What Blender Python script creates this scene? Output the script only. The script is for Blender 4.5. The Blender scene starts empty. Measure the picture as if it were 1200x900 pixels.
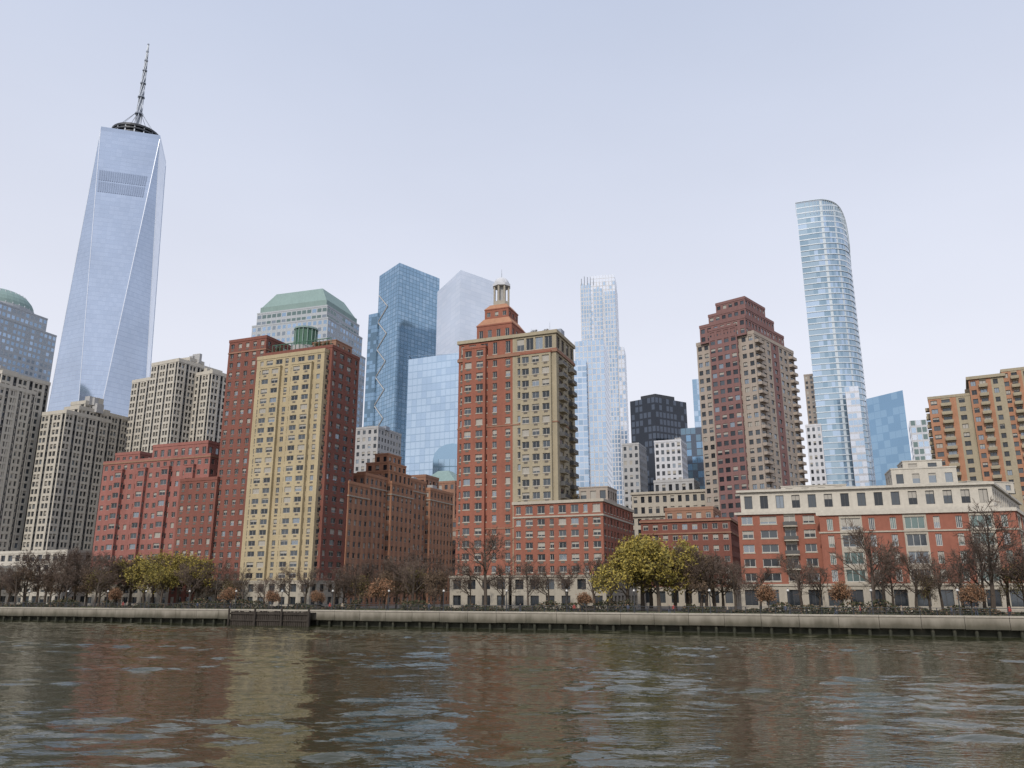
import bpy, math, random
import numpy as np
from mathutils import Vector, Matrix
random.seed(7)
R=random.Random(11)
scene=bpy.context.scene
GZ=2.9   # promenade level above the river

# ------------------------------------------------------------------ materials
def newmat(name):
    m=bpy.data.materials.new(name); m.use_nodes=True
    nt=m.node_tree; b=nt.nodes['Principled BSDF']
    return m,nt,b
def N(nt,t,**k):
    n=nt.nodes.new(t)
    for a,v in k.items(): setattr(n,a,v)
    return n
def masonry(name,col,var=.22,rough=.85,scale=.12,streak=.15,fine=1.6):
    m,nt,b=newmat(name); L=nt.links
    geo=N(nt,'ShaderNodeNewGeometry')
    n1=N(nt,'ShaderNodeTexNoise'); n1.inputs['Scale'].default_value=scale; n1.inputs['Detail'].default_value=5
    mp=N(nt,'ShaderNodeMapping'); mp.inputs['Scale'].default_value=(1.3,1.3,.12)
    n2=N(nt,'ShaderNodeTexNoise'); n2.inputs['Scale'].default_value=1.0; n2.inputs['Detail'].default_value=4
    n3=N(nt,'ShaderNodeTexNoise'); n3.inputs['Scale'].default_value=fine; n3.inputs['Detail'].default_value=6
    L.new(geo.outputs['Position'],n1.inputs['Vector']); L.new(geo.outputs['Position'],mp.inputs['Vector'])
    L.new(mp.outputs[0],n2.inputs['Vector']); L.new(geo.outputs['Position'],n3.inputs['Vector'])
    def mad(src,k):
        a=N(nt,'ShaderNodeMath',operation='MULTIPLY_ADD'); a.inputs[1].default_value=k; a.inputs[2].default_value=-k*.5
        L.new(src,a.inputs[0]); return a.outputs[0]
    s1=N(nt,'ShaderNodeMath',operation='ADD'); L.new(mad(n1.outputs[0],var*2),s1.inputs[0]); L.new(mad(n2.outputs[0],streak*2),s1.inputs[1])
    s2=N(nt,'ShaderNodeMath',operation='ADD'); L.new(s1.outputs[0],s2.inputs[0]); L.new(mad(n3.outputs[0],.3),s2.inputs[1])
    s3=N(nt,'ShaderNodeMath',operation='ADD'); L.new(s2.outputs[0],s3.inputs[0]); s3.inputs[1].default_value=1
    vm=N(nt,'ShaderNodeVectorMath',operation='SCALE'); vm.inputs[0].default_value=col; L.new(s3.outputs[0],vm.inputs['Scale'])
    L.new(vm.outputs[0],b.inputs['Base Color']); b.inputs['Roughness'].default_value=rough
    b.inputs['Specular IOR Level'].default_value=.25
    return m
def glassm(name,col,metal=.3,rough=.08,wob=.02,wscale=.25):
    m,nt,b=newmat(name); L=nt.links
    b.inputs['Metallic'].default_value=metal
    b.inputs['Roughness'].default_value=rough; b.inputs['IOR'].default_value=1.55
    geo=N(nt,'ShaderNodeNewGeometry')
    if wob>0:
        n=N(nt,'ShaderNodeTexNoise'); n.inputs['Scale'].default_value=wscale; n.inputs['Detail'].default_value=3
        L.new(geo.outputs['Position'],n.inputs['Vector'])
        bp=N(nt,'ShaderNodeBump'); bp.inputs['Strength'].default_value=1; bp.inputs['Distance'].default_value=wob
        L.new(n.outputs[0],bp.inputs['Height']); L.new(bp.outputs[0],b.inputs['Normal'])
    n2=N(nt,'ShaderNodeTexNoise'); n2.inputs['Scale'].default_value=.03; n2.inputs['Detail'].default_value=3
    L.new(geo.outputs['Position'],n2.inputs['Vector'])
    a=N(nt,'ShaderNodeMath',operation='MULTIPLY_ADD'); a.inputs[1].default_value=.3; a.inputs[2].default_value=.85; L.new(n2.outputs[0],a.inputs[0])
    vm=N(nt,'ShaderNodeVectorMath',operation='SCALE'); vm.inputs[0].default_value=col; L.new(a.outputs[0],vm.inputs['Scale']); L.new(vm.outputs[0],b.inputs['Base Color'])
    return m
def plain(name,col,rough=.6,metal=0):
    m,nt,b=newmat(name); L=nt.links
    geo=N(nt,'ShaderNodeNewGeometry')
    n=N(nt,'ShaderNodeTexNoise'); n.inputs['Scale'].default_value=.9; n.inputs['Detail'].default_value=5
    L.new(geo.outputs['Position'],n.inputs['Vector'])
    a=N(nt,'ShaderNodeMath',operation='MULTIPLY_ADD'); a.inputs[1].default_value=.5; a.inputs[2].default_value=.75
    L.new(n.outputs[0],a.inputs[0])
    vm=N(nt,'ShaderNodeVectorMath',operation='SCALE'); vm.inputs[0].default_value=col; L.new(a.outputs[0],vm.inputs['Scale'])
    L.new(vm.outputs[0],b.inputs['Base Color']); b.inputs['Roughness'].default_value=rough; b.inputs['Metallic'].default_value=metal
    return m

M={}
M['red']=masonry('brick_red',(.28,.112,.078))
M['red2']=masonry('brick_red_dark',(.205,.085,.066))
M['orange']=masonry('brick_orange',(.38,.20,.125))
M['pink']=masonry('brick_pink',(.30,.13,.11))
M['brown']=masonry('brick_brown',(.29,.165,.115))
M['gold']=masonry('brick_gold',(.42,.35,.225))
M['tan']=masonry('brick_tan',(.35,.305,.22))
M['cream']=masonry('concrete_cream',(.50,.47,.41),var=.1)
M['lime']=masonry('limestone',(.40,.365,.305),var=.14)
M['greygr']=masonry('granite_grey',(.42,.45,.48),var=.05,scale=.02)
M['lgrey']=masonry('stone_light_grey',(.40,.40,.40),var=.08,scale=.03)
M['mauve']=masonry('brick_mauve',(.22,.125,.118),var=.1)
M['beige']=masonry('brick_beige',(.36,.31,.265),var=.1)
M['white']=masonry('white_panel',(.57,.58,.61),var=.05,rough=.6)
M['roof']=masonry('roof_membrane',(.22,.21,.20))
M['copper']=masonry('copper_patina',(.23,.32,.305),var=.12,rough=.6)
M['dk']=plain('dark_metal',(.045,.05,.058),.5,.3)
M['steel']=plain('grey_steel',(.25,.28,.33),.45,.4)
M['frame']=plain('window_frame_white',(.46,.45,.42),.5)
M['framed']=plain('window_frame_dark',(.07,.07,.07),.5)
M['grill']=plain('vent_grille',(.12,.105,.09),.7)
M['green']=plain('green_paint',(.05,.13,.085),.6)
M['g1']=glassm('window_glass_dark',(.03,.037,.045),.3)
M['g2']=glassm('window_glass_mid',(.085,.10,.115),.4)
M['g3']=glassm('window_glass_sky',(.24,.28,.32),.55)
M['blind']=glassm('window_blind',(.36,.34,.30),0.0,.35)
M['gg']=glassm('window_glass_green',(.15,.21,.205),.5)
M['wtc1']=glassm('curtain_glass_pale',(.47,.55,.68),.75,.08,0)  # far towers: distance haze put into the lightened base colours
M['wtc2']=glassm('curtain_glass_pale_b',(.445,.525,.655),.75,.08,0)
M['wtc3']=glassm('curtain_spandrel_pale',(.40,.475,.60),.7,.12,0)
M['wtc4']=glassm('curtain_glass_pale_lit',(.58,.65,.76),.7,.1,0)  # lighter copy of the pale glass; paints in one facet's brighter light
M['lou']=glassm('louvre_band',(.28,.34,.45),.6,.2,0)
M['t1']=glassm('curtain_glass_teal',(.25,.38,.51),.75,.1,.015,.03)
M['t2']=glassm('curtain_glass_teal_b',(.31,.44,.57),.75,.1,.015,.03)
M['t3']=glassm('curtain_glass_teal_dark',(.15,.235,.31),.7,.15,0)
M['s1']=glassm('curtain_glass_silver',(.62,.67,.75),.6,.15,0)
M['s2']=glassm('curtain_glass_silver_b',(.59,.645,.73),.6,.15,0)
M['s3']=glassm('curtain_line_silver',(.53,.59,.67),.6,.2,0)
M['b1']=glassm('curtain_glass_blue',(.42,.54,.68),.7,.1,.01,.03)
M['b2']=glassm('curtain_glass_blue_b',(.36,.48,.63),.7,.1,.01,.03)
M['b3']=glassm('curtain_line_blue',(.28,.39,.52),.6,.2,0)
M['c_a']=glassm('curved_glass_a',(.25,.36,.45),.7,.1,0)
M['c_b']=glassm('curved_glass_b',(.33,.44,.53),.7,.1,0)
M['c_l']=glassm('curved_slab_edge',(.52,.59,.65),.1,.5,0)
M['d1']=glassm('black_glass',(.03,.037,.05),.5,.12)
M['d2']=glassm('black_glass_b',(.085,.105,.14),.5,.12)
M['w2']=glassm('blue_deep_glass',(.19,.32,.47),.75,.1,.015,.03)
M['w3']=glassm('blue_deep_glass_b',(.24,.38,.53),.75,.1,.015,.03)

G_RES=[('g1',5),('g2',3),('g3',1.2),('blind',.6)]
G_DK=[('g1',5),('g2',3)]
G_GR=[('gg',4),('g2',2),('g3',2)]
def pick(w):
    t=sum(x[1] for x in w); r=R.random()*t
    for k,x in w:
        r-=x
        if r<=0: return k
    return w[-1][0]

# ------------------------------------------------------------------ mesh builder
class MB:
    def __init__(s): s.v=[];s.f=[];s.m=[];s.keys=[]
    def mi(s,k):
        if k not in s.keys: s.keys.append(k)
        return s.keys.index(k)
    def quad(s,a,b,c,d,k):
        n=len(s.v); s.v+= [a,b,c,d]; s.f.append((n,n+1,n+2,n+3)); s.m.append(s.mi(k))
    def ngon(s,pts,k):
        n=len(s.v); s.v+=list(pts); s.f.append(tuple(range(n,n+len(pts)))); s.m.append(s.mi(k))
    def prism(s,poly,z0,z1,k,ktop=None,polytop=None):
        pt=polytop or poly; n=len(poly)
        for i in range(n):
            a=poly[i];b=poly[(i+1)%n];c=pt[(i+1)%n];d=pt[i]
            s.quad((a[0],a[1],z0),(b[0],b[1],z0),(c[0],c[1],z1),(d[0],d[1],z1),k)
        s.ngon([(p[0],p[1],z1) for p in pt],ktop or k)
        s.ngon([(p[0],p[1],z0) for p in reversed(poly)],k)
    def tube(s,p0,p1,r0,r1,k,sides=8,cap=True):
        p0=Vector(p0);p1=Vector(p1);d=(p1-p0)
        if d.length<1e-6: return
        d.normalize(); u=d.orthogonal().normalized(); w=d.cross(u)
        A=[];B=[]
        for i in range(sides):
            a=2*math.pi*i/sides; o=u*math.cos(a)+w*math.sin(a)
            A.append(tuple(p0+o*r0)); B.append(tuple(p1+o*r1))
        n=len(s.v); s.v+=A+B; mi=s.mi(k)
        for i in range(sides):
            j=(i+1)%sides; s.f.append((n+i,n+j,n+sides+j,n+sides+i)); s.m.append(mi)
        if cap:
            s.f.append(tuple(n+sides+i for i in range(sides))); s.m.append(mi)
    def mesh(s,name):
        me=bpy.data.meshes.new(name); me.from_pydata(s.v,[],s.f)
        for k in s.keys: me.materials.append(M[k])
        me.polygons.foreach_set('material_index',s.m); me.update(); return me
    def obj(s,name,smooth=False):
        me=s.mesh(name); o=bpy.data.objects.new(name,me); scene.collection.objects.link(o)
        return o

def rect(fl,w,d,phi):
    a=math.radians(phi); t=(math.cos(a),-math.sin(a)); n=(math.sin(a),math.cos(a))
    x,y=fl
    return [(x,y),(x+t[0]*w,y+t[1]*w),(x+t[0]*w+n[0]*d,y+t[1]*w+n[1]*d),(x+n[0]*d,y+n[1]*d)]
def offset(poly,o):
    n=len(poly); out=[]
    for i in range(n):
        p0=Vector(poly[i-1]);p1=Vector(poly[i]);p2=Vector(poly[(i+1)%n])
        d1=(p1-p0).normalized();d2=(p2-p1).normalized()
        n1=Vector((d1.y,-d1.x));n2=Vector((d2.y,-d2.x)); b=n1+n2
        b=b/(b.length_squared)*2*o if b.length>1e-4 else n1*o
        out.append((p1.x+b.x,p1.y+b.y))
    return out
def inner(poly,f):
    cx=sum(p[0] for p in poly)/len(poly);cy=sum(p[1] for p in poly)/len(poly)
    return [(cx+(p[0]-cx)*f,cy+(p[1]-cy)*f) for p in poly]
def sub(poly,u0,u1,v0,v1):
    a,b,c,d=poly
    def q(u,v):
        return tuple((a[i]*(1-u)+b[i]*u)*(1-v)+(d[i]*(1-u)+c[i]*u)*v for i in (0,1))
    return [q(u0,v0),q(u1,v0),q(u1,v1),q(u0,v1)]

def facade(mb,P0,P1,z0,z1,cols,nf,S):
    tx=P1[0]-P0[0];ty=P1[1]-P0[1];Ln=math.hypot(tx,ty);tx/=Ln;ty/=Ln;nx,ny=ty,-tx
    pt=lambda u,z,o=0:(P0[0]+tx*u+nx*o,P0[1]+ty*u+ny*o,z)
    tot=sum(c[0] for c in cols);sc=Ln/tot;u=0;fh=(z1-z0)/nf
    wh=S.get('wh',.55);sill=S.get('sill',.25);dep=S.get('dep',.25);gl=S.get('glass',G_RES)
    fr=S.get('frame');ac=S.get('ac');mull=S.get('mull',1);sp=S.get('sillk')
    def q(u0,u1,za,zb,k,o=0):
        mb.quad(pt(u0,za,o),pt(u1,za,o),pt(u1,zb,o),pt(u0,zb,o),k)
    for ci,c in enumerate(cols):
        w=c[0]*sc; pier=c[2]; span=c[3] if len(c)>3 else pier
        if c[1]<=0: q(u,u+w,z0,z1,pier); u+=w; continue
        ww=w*c[1]; a=u+(w-ww)/2; b=a+ww
        q(u,a,z0,z1,pier); q(b,u+w,z0,z1,pier)
        zp=z0
        isbal=len(c)>4 and c[4]=='bal'
        for j in range(nf):
            zb=z0+j*fh; w0=zb+sill*fh; w1=min(w0+wh*fh,zb+fh-.02)
            q(a,b,zp,w0,span); zp=w1
            if dep>.02:
                mb.quad(pt(a,w0),pt(b,w0),pt(b,w0,-dep),pt(a,w0,-dep),sp or span)
                mb.quad(pt(a,w1,-dep),pt(b,w1,-dep),pt(b,w1),pt(a,w1),span)
                mb.quad(pt(a,w0),pt(a,w0,-dep),pt(a,w1,-dep),pt(a,w1),pier)
                mb.quad(pt(b,w0,-dep),pt(b,w0),pt(b,w1),pt(b,w1,-dep),pier)
            k=pick(gl)
            if S.get('blinds',True) and R.random()<.33:
                zm=w1-(w1-w0)*R.choice([.25,.4,.5,.7]); q(a,b,w0,zm,k,-dep); q(a,b,zm,w1,'blind',-dep)
            else: q(a,b,w0,w1,k,-dep)
            if fr:
                t=S.get('ft',.09); o=-dep+.05
                q(a,a+t,w0,w1,fr,o);q(b-t,b,w0,w1,fr,o);q(a+t,b-t,w1-t,w1,fr,o);q(a+t,b-t,w0,w0+t,fr,o)
                for mI in range(mull):
                    um=a+(b-a)*(mI+1)/(mull+1); q(um-t*.4,um+t*.4,w0+t,w1-t,fr,o)
            if sp:
                q(a-.12,b+.12,w0-.22,w0-.004,sp,.07)
                mb.quad(pt(a-.12,w0-.004,.07),pt(b+.12,w0-.004,.07),pt(b+.12,w0-.004,0),pt(a-.12,w0-.004,0),sp)
            if ac and R.random()<.9:
                um=(a+b)/2; q(um-.5,um+.5,w0-.75,w0-.28,ac,.03)
            if isbal and j>0:
                bk=c[5]; o=1.3; rk=c[6] if len(c)>6 else 'framed'
                mb.quad(pt(a-.3,zb,0),pt(b+.3,zb,0),pt(b+.3,zb,o),pt(a-.3,zb,o),bk)
                mb.quad(pt(a-.3,zb+.18,o),pt(b+.3,zb+.18,o),pt(b+.3,zb+.18,0),pt(a-.3,zb+.18,0),bk)
                q(a-.3,b+.3,zb,zb+.18,bk,o)
                q(a-.3,b+.3,zb+.3,zb+1.05,rk,o)
                for uu in (a-.3,b+.3):
                    mb.quad(pt(uu,zb,0),pt(uu,zb,o),pt(uu,zb+1.05,o),pt(uu,zb+1.05,0),rk)
        q(a,b,zp,z1,span)
        u+=w
def ring(mb,poly,z,h,o,k):
    P=offset(poly,o);n=len(poly);I=offset(poly,-.3)
    for i in range(n):
        j=(i+1)%n
        mb.quad((*P[i],z),(*P[j],z),(*P[j],z+h),(*P[i],z+h),k)
        mb.quad((*P[i],z+h),(*P[j],z+h),(*I[j],z+h),(*I[i],z+h),k)
        mb.quad((*I[i],z),(*I[j],z),(*P[j],z),(*P[i],z),k)
def autocols(L,S,edge):
    c=S.get('cols')
    if c:
        pat=c.get(edge) or c.get('*')
        if pat:
            if S.get('rep') and edge in S['rep']:
                tot=sum(x[0] for x in pat)*S.get('unit',1); n=max(1,round(L/tot)); return pat*n
            return pat
    n=max(1,round(L/S.get('bay',3.1))); return [(1,S.get('frac',.5),S['pier'],S.get('span',S['pier']))]*n
def vol(mb,poly,z0,z1,S,fh=3.0,edges=(0,1,3),par=.9,nf=None,roof='roof'):
    n=len(poly); nf=nf or max(1,round((z1-z0)/fh))
    for i in range(n):
        a=poly[i];b=poly[(i+1)%n]
        if i in edges:
            facade(mb,a,b,z0,z1,autocols(math.hypot(b[0]-a[0],b[1]-a[1]),S,i),nf,S)
        else: mb.quad((*a,z0),(*b,z0),(*b,z1),(*a,z1),S['pier'])
    mb.ngon([(*p,z1-.002) for p in offset(poly,-.05)],roof)
    if par: ring(mb,poly,z1,par,.12,S.get('cap',S['pier']))
def clutter(mb,poly,z,n=5,k=('lgrey','steel','roof'),hmax=3.5):
    P=inner(poly,.75)
    a=P[0];b=P[1];d=P[-1]
    for i in range(n):
        u=R.random()*.85;v=R.random()*.8;w=R.uniform(1.2,4);dd=R.uniform(1.2,3.5);h=R.uniform(.9,hmax)
        x=a[0]+(b[0]-a[0])*u+(d[0]-a[0])*v;y=a[1]+(b[1]-a[1])*u+(d[1]-a[1])*v
        mb.prism(rect((x,y),w,dd,22),z,z+h,R.choice(k))
        if R.random()<.5: mb.tube((x,y,z+h),(x,y,z+h+R.uniform(1,3)),.08,.04,'steel',4)
def octo(cx,cy,r,n=8,ph=.39):
    return [(cx+r*math.cos(ph+2*math.pi*i/n),cy+r*math.sin(ph+2*math.pi*i/n)) for i in range(n)]
def dome(mb,cx,cy,z,r,h,k,n=20,m=6):
    for j in range(m):
        a0=j/m*math.pi/2;a1=(j+1)/m*math.pi/2
        for i in range(n):
            t0=2*math.pi*i/n;t1=2*math.pi*(i+1)/n
            f=lambda t,a:(cx+r*math.cos(a)*math.cos(t),cy+r*math.cos(a)*math.sin(t),z+h*math.sin(a))
            mb.quad(f(t0,a0),f(t1,a0),f(t1,a1),f(t0,a1),k)
def panels(mb,A,B,C,D,nu,nv,ks,line,lf=.14,vl=0):
    A,B,C,D=map(Vector,(A,B,C,D))
    def q(u,v): return tuple((A*(1-u)+B*u)*(1-v)+(D*(1-u)+C*u)*v)
    for j in range(nv):
        v0=j/nv;v1=(j+1)/nv;vm=v0+(v1-v0)*lf
        mb.quad(q(0,v0),q(1,v0),q(1,vm),q(0,vm),line)
        for i in range(nu):
            u0=i/nu;u1=(i+1)/nu
            if vl:
                um=u0+(u1-u0)*vl; mb.quad(q(u0,vm),q(um,vm),q(um,v1),q(u0,v1),line); u0=um
            mb.quad(q(u0,vm),q(u1,vm),q(u1,v1),q(u0,v1),R.choice(ks))
def glassbox(mb,poly,z0,z1,fh,bw,ks,line,edges=(0,1,3),lf=.14,vl=.08,roof='roof',ztop=None):
    n=len(poly)
    for i in range(n):
        a=poly[i];b=poly[(i+1)%n];L=math.hypot(b[0]-a[0],b[1]-a[1])
        za=ztop[i] if ztop else z1; zb=ztop[(i+1)%n] if ztop else z1
        if i in edges: panels(mb,(*a,z0),(*b,z0),(*b,zb),(*a,za),max(1,round(L/bw)),max(1,round((z1-z0)/fh)),ks,line,lf,vl)
        else: mb.quad((*a,z0),(*b,z0),(*b,zb),(*a,za),line)
    mb.ngon([(poly[i][0],poly[i][1],(ztop[i] if ztop else z1)-.01) for i in range(n)],roof)

PHI=21.95
# ================================================================== NEAR BUILDINGS
# --- centre brick/tan tower with lantern
mb=MB()
T=rect((-14.3,205.8),27.6,15,PHI)
Sr=dict(pier='red',span='red',frame='frame',ac='grill',sillk='lime',wh=.52,sill=.3,dep=.28,
  cols={0:[(2.2,.42,'red'),(3.4,.58,'red'),(3.4,.58,'red'),(2.6,.45,'red'),(1.0,0,'red'),(2.6,.5,'red'),(.9,0,'tan'),(2.5,.68,'tan'),(2.5,.68,'tan'),(2.5,.68,'tan'),(2.5,.68,'tan'),(.8,0,'tan')],
        1:[(1,0,'tan'),(3.2,.7,'tan','tan','bal','tan','framed'),(2.5,.6,'tan'),(3.2,.7,'tan','tan','bal','tan','framed'),(1,0,'tan')],3:[(3,.5,'red')]*4})
vol(mb,T,10.5,66.5,Sr,nf=18)
St=dict(Sr); St['cols']={0:[(2.2,.42,'red'),(3.4,.58,'red'),(3.4,.58,'red'),(2.6,.45,'red'),(1.0,0,'red'),(2.6,.5,'red'),(.9,0,'tan'),(2.5,.8,'tan'),(2.5,.8,'tan'),(2.5,.8,'tan'),(2.5,.8,'tan'),(.8,0,'tan')],1:[(3,.6,'tan')]*4,3:[(3,.5,'red')]*4}
St['wh']=.72;St['sill']=.12;St['ac']=None
vol(mb,T,67.1,71.6,St,nf=1,par=.8); ring(mb,T,66.4,.75,.3,'brown')
ring(mb,T,71.4,.9,.4,'tan')
for zz in (22,48,): ring(mb,T,zz,.3,.12,'brown')
vol(mb,sub(T,.06,.30,-.07,.01),10.5,69.5,dict(Sr,cols={0:[(1,.58,'red'),(1,.58,'red')],1:[(1,0,'red')],3:[(1,0,'red')]}),nf=19,par=.6)
vol(mb,sub(T,.655,.955,-.06,.01),28,66.2,dict(Sr,cols={0:[(1,.7,'tan'),(1,.7,'tan'),(1,.7,'tan')],1:[(1,0,'tan')],3:[(1,0,'tan')]}),nf=12,par=.5)
Tb=sub(T,-.02,.55,-.11,1); Sl=dict(pier='lime',span='lime',frame='framed',wh=.62,sill=.2,dep=.45,bay=3.6,frac=.55,glass=G_DK,blinds=False)
vol(mb,Tb,GZ,10.5,Sl,nf=2,par=0); ring(mb,Tb,10.2,.55,.25,'lime')
def sq(cx,cy,w,phi=PHI):
    a=math.radians(phi);t=(math.cos(a),-math.sin(a));n=(math.sin(a),math.cos(a));h=w/2
    return [(cx-t[0]*h-n[0]*h,cy-t[1]*h-n[1]*h),(cx+t[0]*h-n[0]*h,cy+t[1]*h-n[1]*h),(cx+t[0]*h+n[0]*h,cy+t[1]*h+n[1]*h),(cx-t[0]*h+n[0]*h,cy-t[1]*h+n[1]*h)]
Sx=dict(pier='red',span='red',frac=.45,bay=2.4,wh=.5,dep=.2,frame='frame')
cx,cy=-2.9,208.5
vol(mb,sq(cx,cy,10.2),71.6,76.3,Sx,nf=1,par=.4)
mb.prism(sq(cx,cy,10.3),76.7,78.8,'orange',polytop=sq(cx,cy,7.4))
vol(mb,sq(cx,cy,7),78.8,81.4,Sx,nf=1,par=.3)
mb.prism(sq(cx,cy,7.2),81.7,83.2,'orange',polytop=sq(cx,cy,4.8))
o8=octo(cx,cy,2.4); mb.prism(o8,83.2,84.4,'lime')
for p in octo(cx,cy,2.1): mb.tube((*p,84.4),(*p,89),.28,.28,'lime',6)
mb.prism(octo(cx,cy,1.3),84.4,89,'lgrey')
mb.prism(octo(cx,cy,2.6),89,89.7,'white'); dome(mb,cx,cy,89.7,2.2,2.2,'white'); mb.tube((cx,cy,91.8),(cx,cy,94.5),.12,.03,'steel',6)
clutter(mb,sub(T,.6,1,.1,.9),71.6,5,hmax=2.5)
P=rect((.4,197.6),22.6,30,PHI)
Sp=dict(pier='red',span='red',frame='frame',ac='grill',sillk='lime',wh=.52,sill=.3,dep=.28,
   cols={0:[(2.4,.5,'red')]+[(3,.6,'red'),(3,.6,'red'),(2.2,.45,'red')]*2+[(3,.6,'red')],1:[(3,.55,'red'),(2.4,.45,'red')]*5})
vol(mb,P,10.5,24.4,Sp,nf=5,par=0); ring(mb,P,24.2,.4,.2,'lime')
vol(mb,P,24.6,27.6,dict(Sp,wh=.62,sill=.2,ac=None),nf=1,par=.6); ring(mb,P,27.5,.7,.35,'lime')
Pb=offset(P,.35); vol(mb,Pb,GZ,10.4,Sl,nf=2,par=0); ring(mb,Pb,10.2,.5,.2,'lime')
vol(mb,sub(P,.62,.95,.3,.6),28.3,32,dict(pier='beige',frac=.6,bay=2.5),nf=1,par=.3,edges=(0,1,3)); clutter(mb,P,27.7,6,hmax=2)
mb.obj('brick_apartment_tower')

# --- gold tower
mb=MB()
A=rect((-86.4,232.9),37.6,14.2,PHI)
AL=sub(A,0,.37,0,1);AR=sub(A,.37,1,0,1)
Sd=dict(pier='red2',span='red2',frame='frame',ac='grill',wh=.5,sill=.3,dep=.28,frac=.48,bay=2.9,cols={1:[(1,.45,'red2'),(1.2,.6,'red2'),(1.2,.6,'red2'),(1,.45,'red2')]})
vol(mb,AL,9.5,80.5,Sd,nf=24); vol(mb,AR,9.5,74.8,Sd,nf=22,edges=(0,1))
Gp=rect((-75.2,226.2),23.6,3.5,PHI)
Sg=dict(pier='gold',span='gold',frame='frame',ac='grill',wh=.5,sill=.32,dep=.22,cols={0:[(.6,0,'gold')]+[(1.9,.52,'gold'),(2.9,.68,'gold'),(2.9,.68,'gold'),(1.9,.52,'gold')]*2+[(.6,0,'gold')],1:[(1,.4,'gold')],3:[(1,.4,'gold')]})
vol(mb,Gp,9.5,73,Sg,nf=22,par=1.1)
for u in (.10,.56):
    vol(mb,sub(Gp,u,u+.29,-.28,.02),9.5,70,dict(Sg,cols={0:[(1,.68,'gold'),(1,.68,'gold')],1:[(1,0,'gold')],3:[(1,0,'gold')]}),nf=21,par=.4)
ring(mb,AL,76.9,.4,.12,'brown')
Gb=offset(sub(A,0,1,-.27,1),.3); vol(mb,Gb,GZ,9.5,Sl,nf=2,par=.3)
Wl=rect((-98.5,236.6),13.8,14,PHI); vol(mb,Wl,GZ,38.5,dict(Sd,cols=None),nf=11)
gx,gy=-62,228.5
mb.prism(octo(gx,gy,4.2,16),74.8,77.5,'lgrey'); mb.prism(octo(gx,gy,3.2,16),77.5,83,'green')
for i in range(16):
    p=octo(gx,gy,3.4,16)[i]; mb.tube((*p,77.5),(*p,83.6),.13,.13,'copper',4)
mb.prism(octo(gx,gy,3.6,16),83.0,83.5,'copper')
for i in range(16):
    p=sub(A,.42+.55*i/15,.43+.55*i/15,.05,.1)[0]; mb.tube((*p,75.6),(*p,78),.1,.1,'green',4)
mb.tube((*sub(A,.42,.43,.05,.1)[0],78),(*sub(A,.97,.98,.05,.1)[0],78),.15,.15,'green',4)
vol(mb,sub(A,.72,.95,.3,.9),74.8,78.4,dict(pier='brown',frac=.4,bay=2.5),nf=1,par=.3)
clutter(mb,AL,80.5,4,hmax=2)
mb.obj('gold_brick_apartment_tower')

# --- pink block
mb=MB()
Pk=rect((-131,254.2),43.3,18,PHI)
Sk=dict(pier='pink',span='pink',frame='frame',ac=None,wh=.5,sill=.28,dep=.25,frac=.5,bay=2.7)
vol(mb,Pk,9,46.5,Sk,nf=12); ring(mb,Pk,46.3,.5,.2,'brown')
vol(mb,sub(Pk,.42,.93,.1,.9),46.6,51,Sk,nf=1); vol(mb,sub(Pk,.06,.3,.1,.9),46.6,49.4,Sk,nf=1)
vol(mb,offset(Pk,.3),GZ,9,Sl,nf=2,par=.2); clutter(mb,Pk,47,6,hmax=4)
for u in (.14,.36,.58,.8):
    vol(mb,sub(Pk,u,u+.08,-.06,0),9,44,dict(Sk,bay=3,frac=.7),nf=11,par=.3)
mb.obj('pink_brick_apartment_building')

# --- brown street-side row
mb=MB()
c0=(-46.9,229.5); a=math.radians(PHI);n=(math.sin(a),math.cos(a));t=(math.cos(a),-math.sin(a))
Sb=dict(pier='orange',span='brown',frame='frame',wh=.5,sill=.28,dep=.25,frac=.5,bay=2.7)
def seg(d0,d1,z,S,ins=0,w=15):
    x=c0[0]+n[0]*d0-t[0]*w-t[0]*ins;y=c0[1]+n[1]*d0-t[1]*w-t[1]*ins
    return rect((x,y),w,d1-d0,PHI)
for d0,d1,z,ins in ((0,11,37,0),(11,24,41,1.6),(24,38,40,0),(38,50,43,1.6),(50,68,41,0)):
    p=seg(d0,d1,z,Sb,ins); vol(mb,p,GZ,z,Sb,nf=12 if z>38 else 11); ring(mb,p,z-3.5,.35,.2,'lime'); clutter(mb,p,z,3,('brown','lgrey'),2.5)
for i,(w,z) in enumerate(((12,44),(8.5,47),(5,50))):
    p=seg(24+i*1.4,38-i*1.4,z,Sb,1+i*1.2,w); vol(mb,p,z-4,z,dict(pier='orange',frac=.5,bay=2.6,wh=.6),nf=1,par=.5)
p=seg(52,62,46,Sb,3,8); vol(mb,p,41,46,dict(pier='brown',frac=.5,bay=2.6),nf=1)
mb.obj('brown_brick_apartment_row')

# --- brick building right of podium
mb=MB()
Q=rect((37,232),25,22,PHI)
Sq=dict(pier='red2',span='red2',frame='frame',wh=.52,sill=.28,dep=.25,frac=.52,bay=2.8)
vol(mb,Q,8,26,Sq,nf=6); ring(mb,Q,22.6,.4,.2,'brown'); ring(mb,Q,26,.5,.4,'brown'); vol(mb,offset(Q,.25),GZ,8,Sl,nf=1,par=.2)
vol(mb,sub(Q,.25,.8,.2,.9),26.4,29.6,dict(Sq,pier='brown',span='brown'),nf=1); clutter(mb,Q,26.4,7,hmax=3)
mb.obj('red_brick_building')

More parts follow.
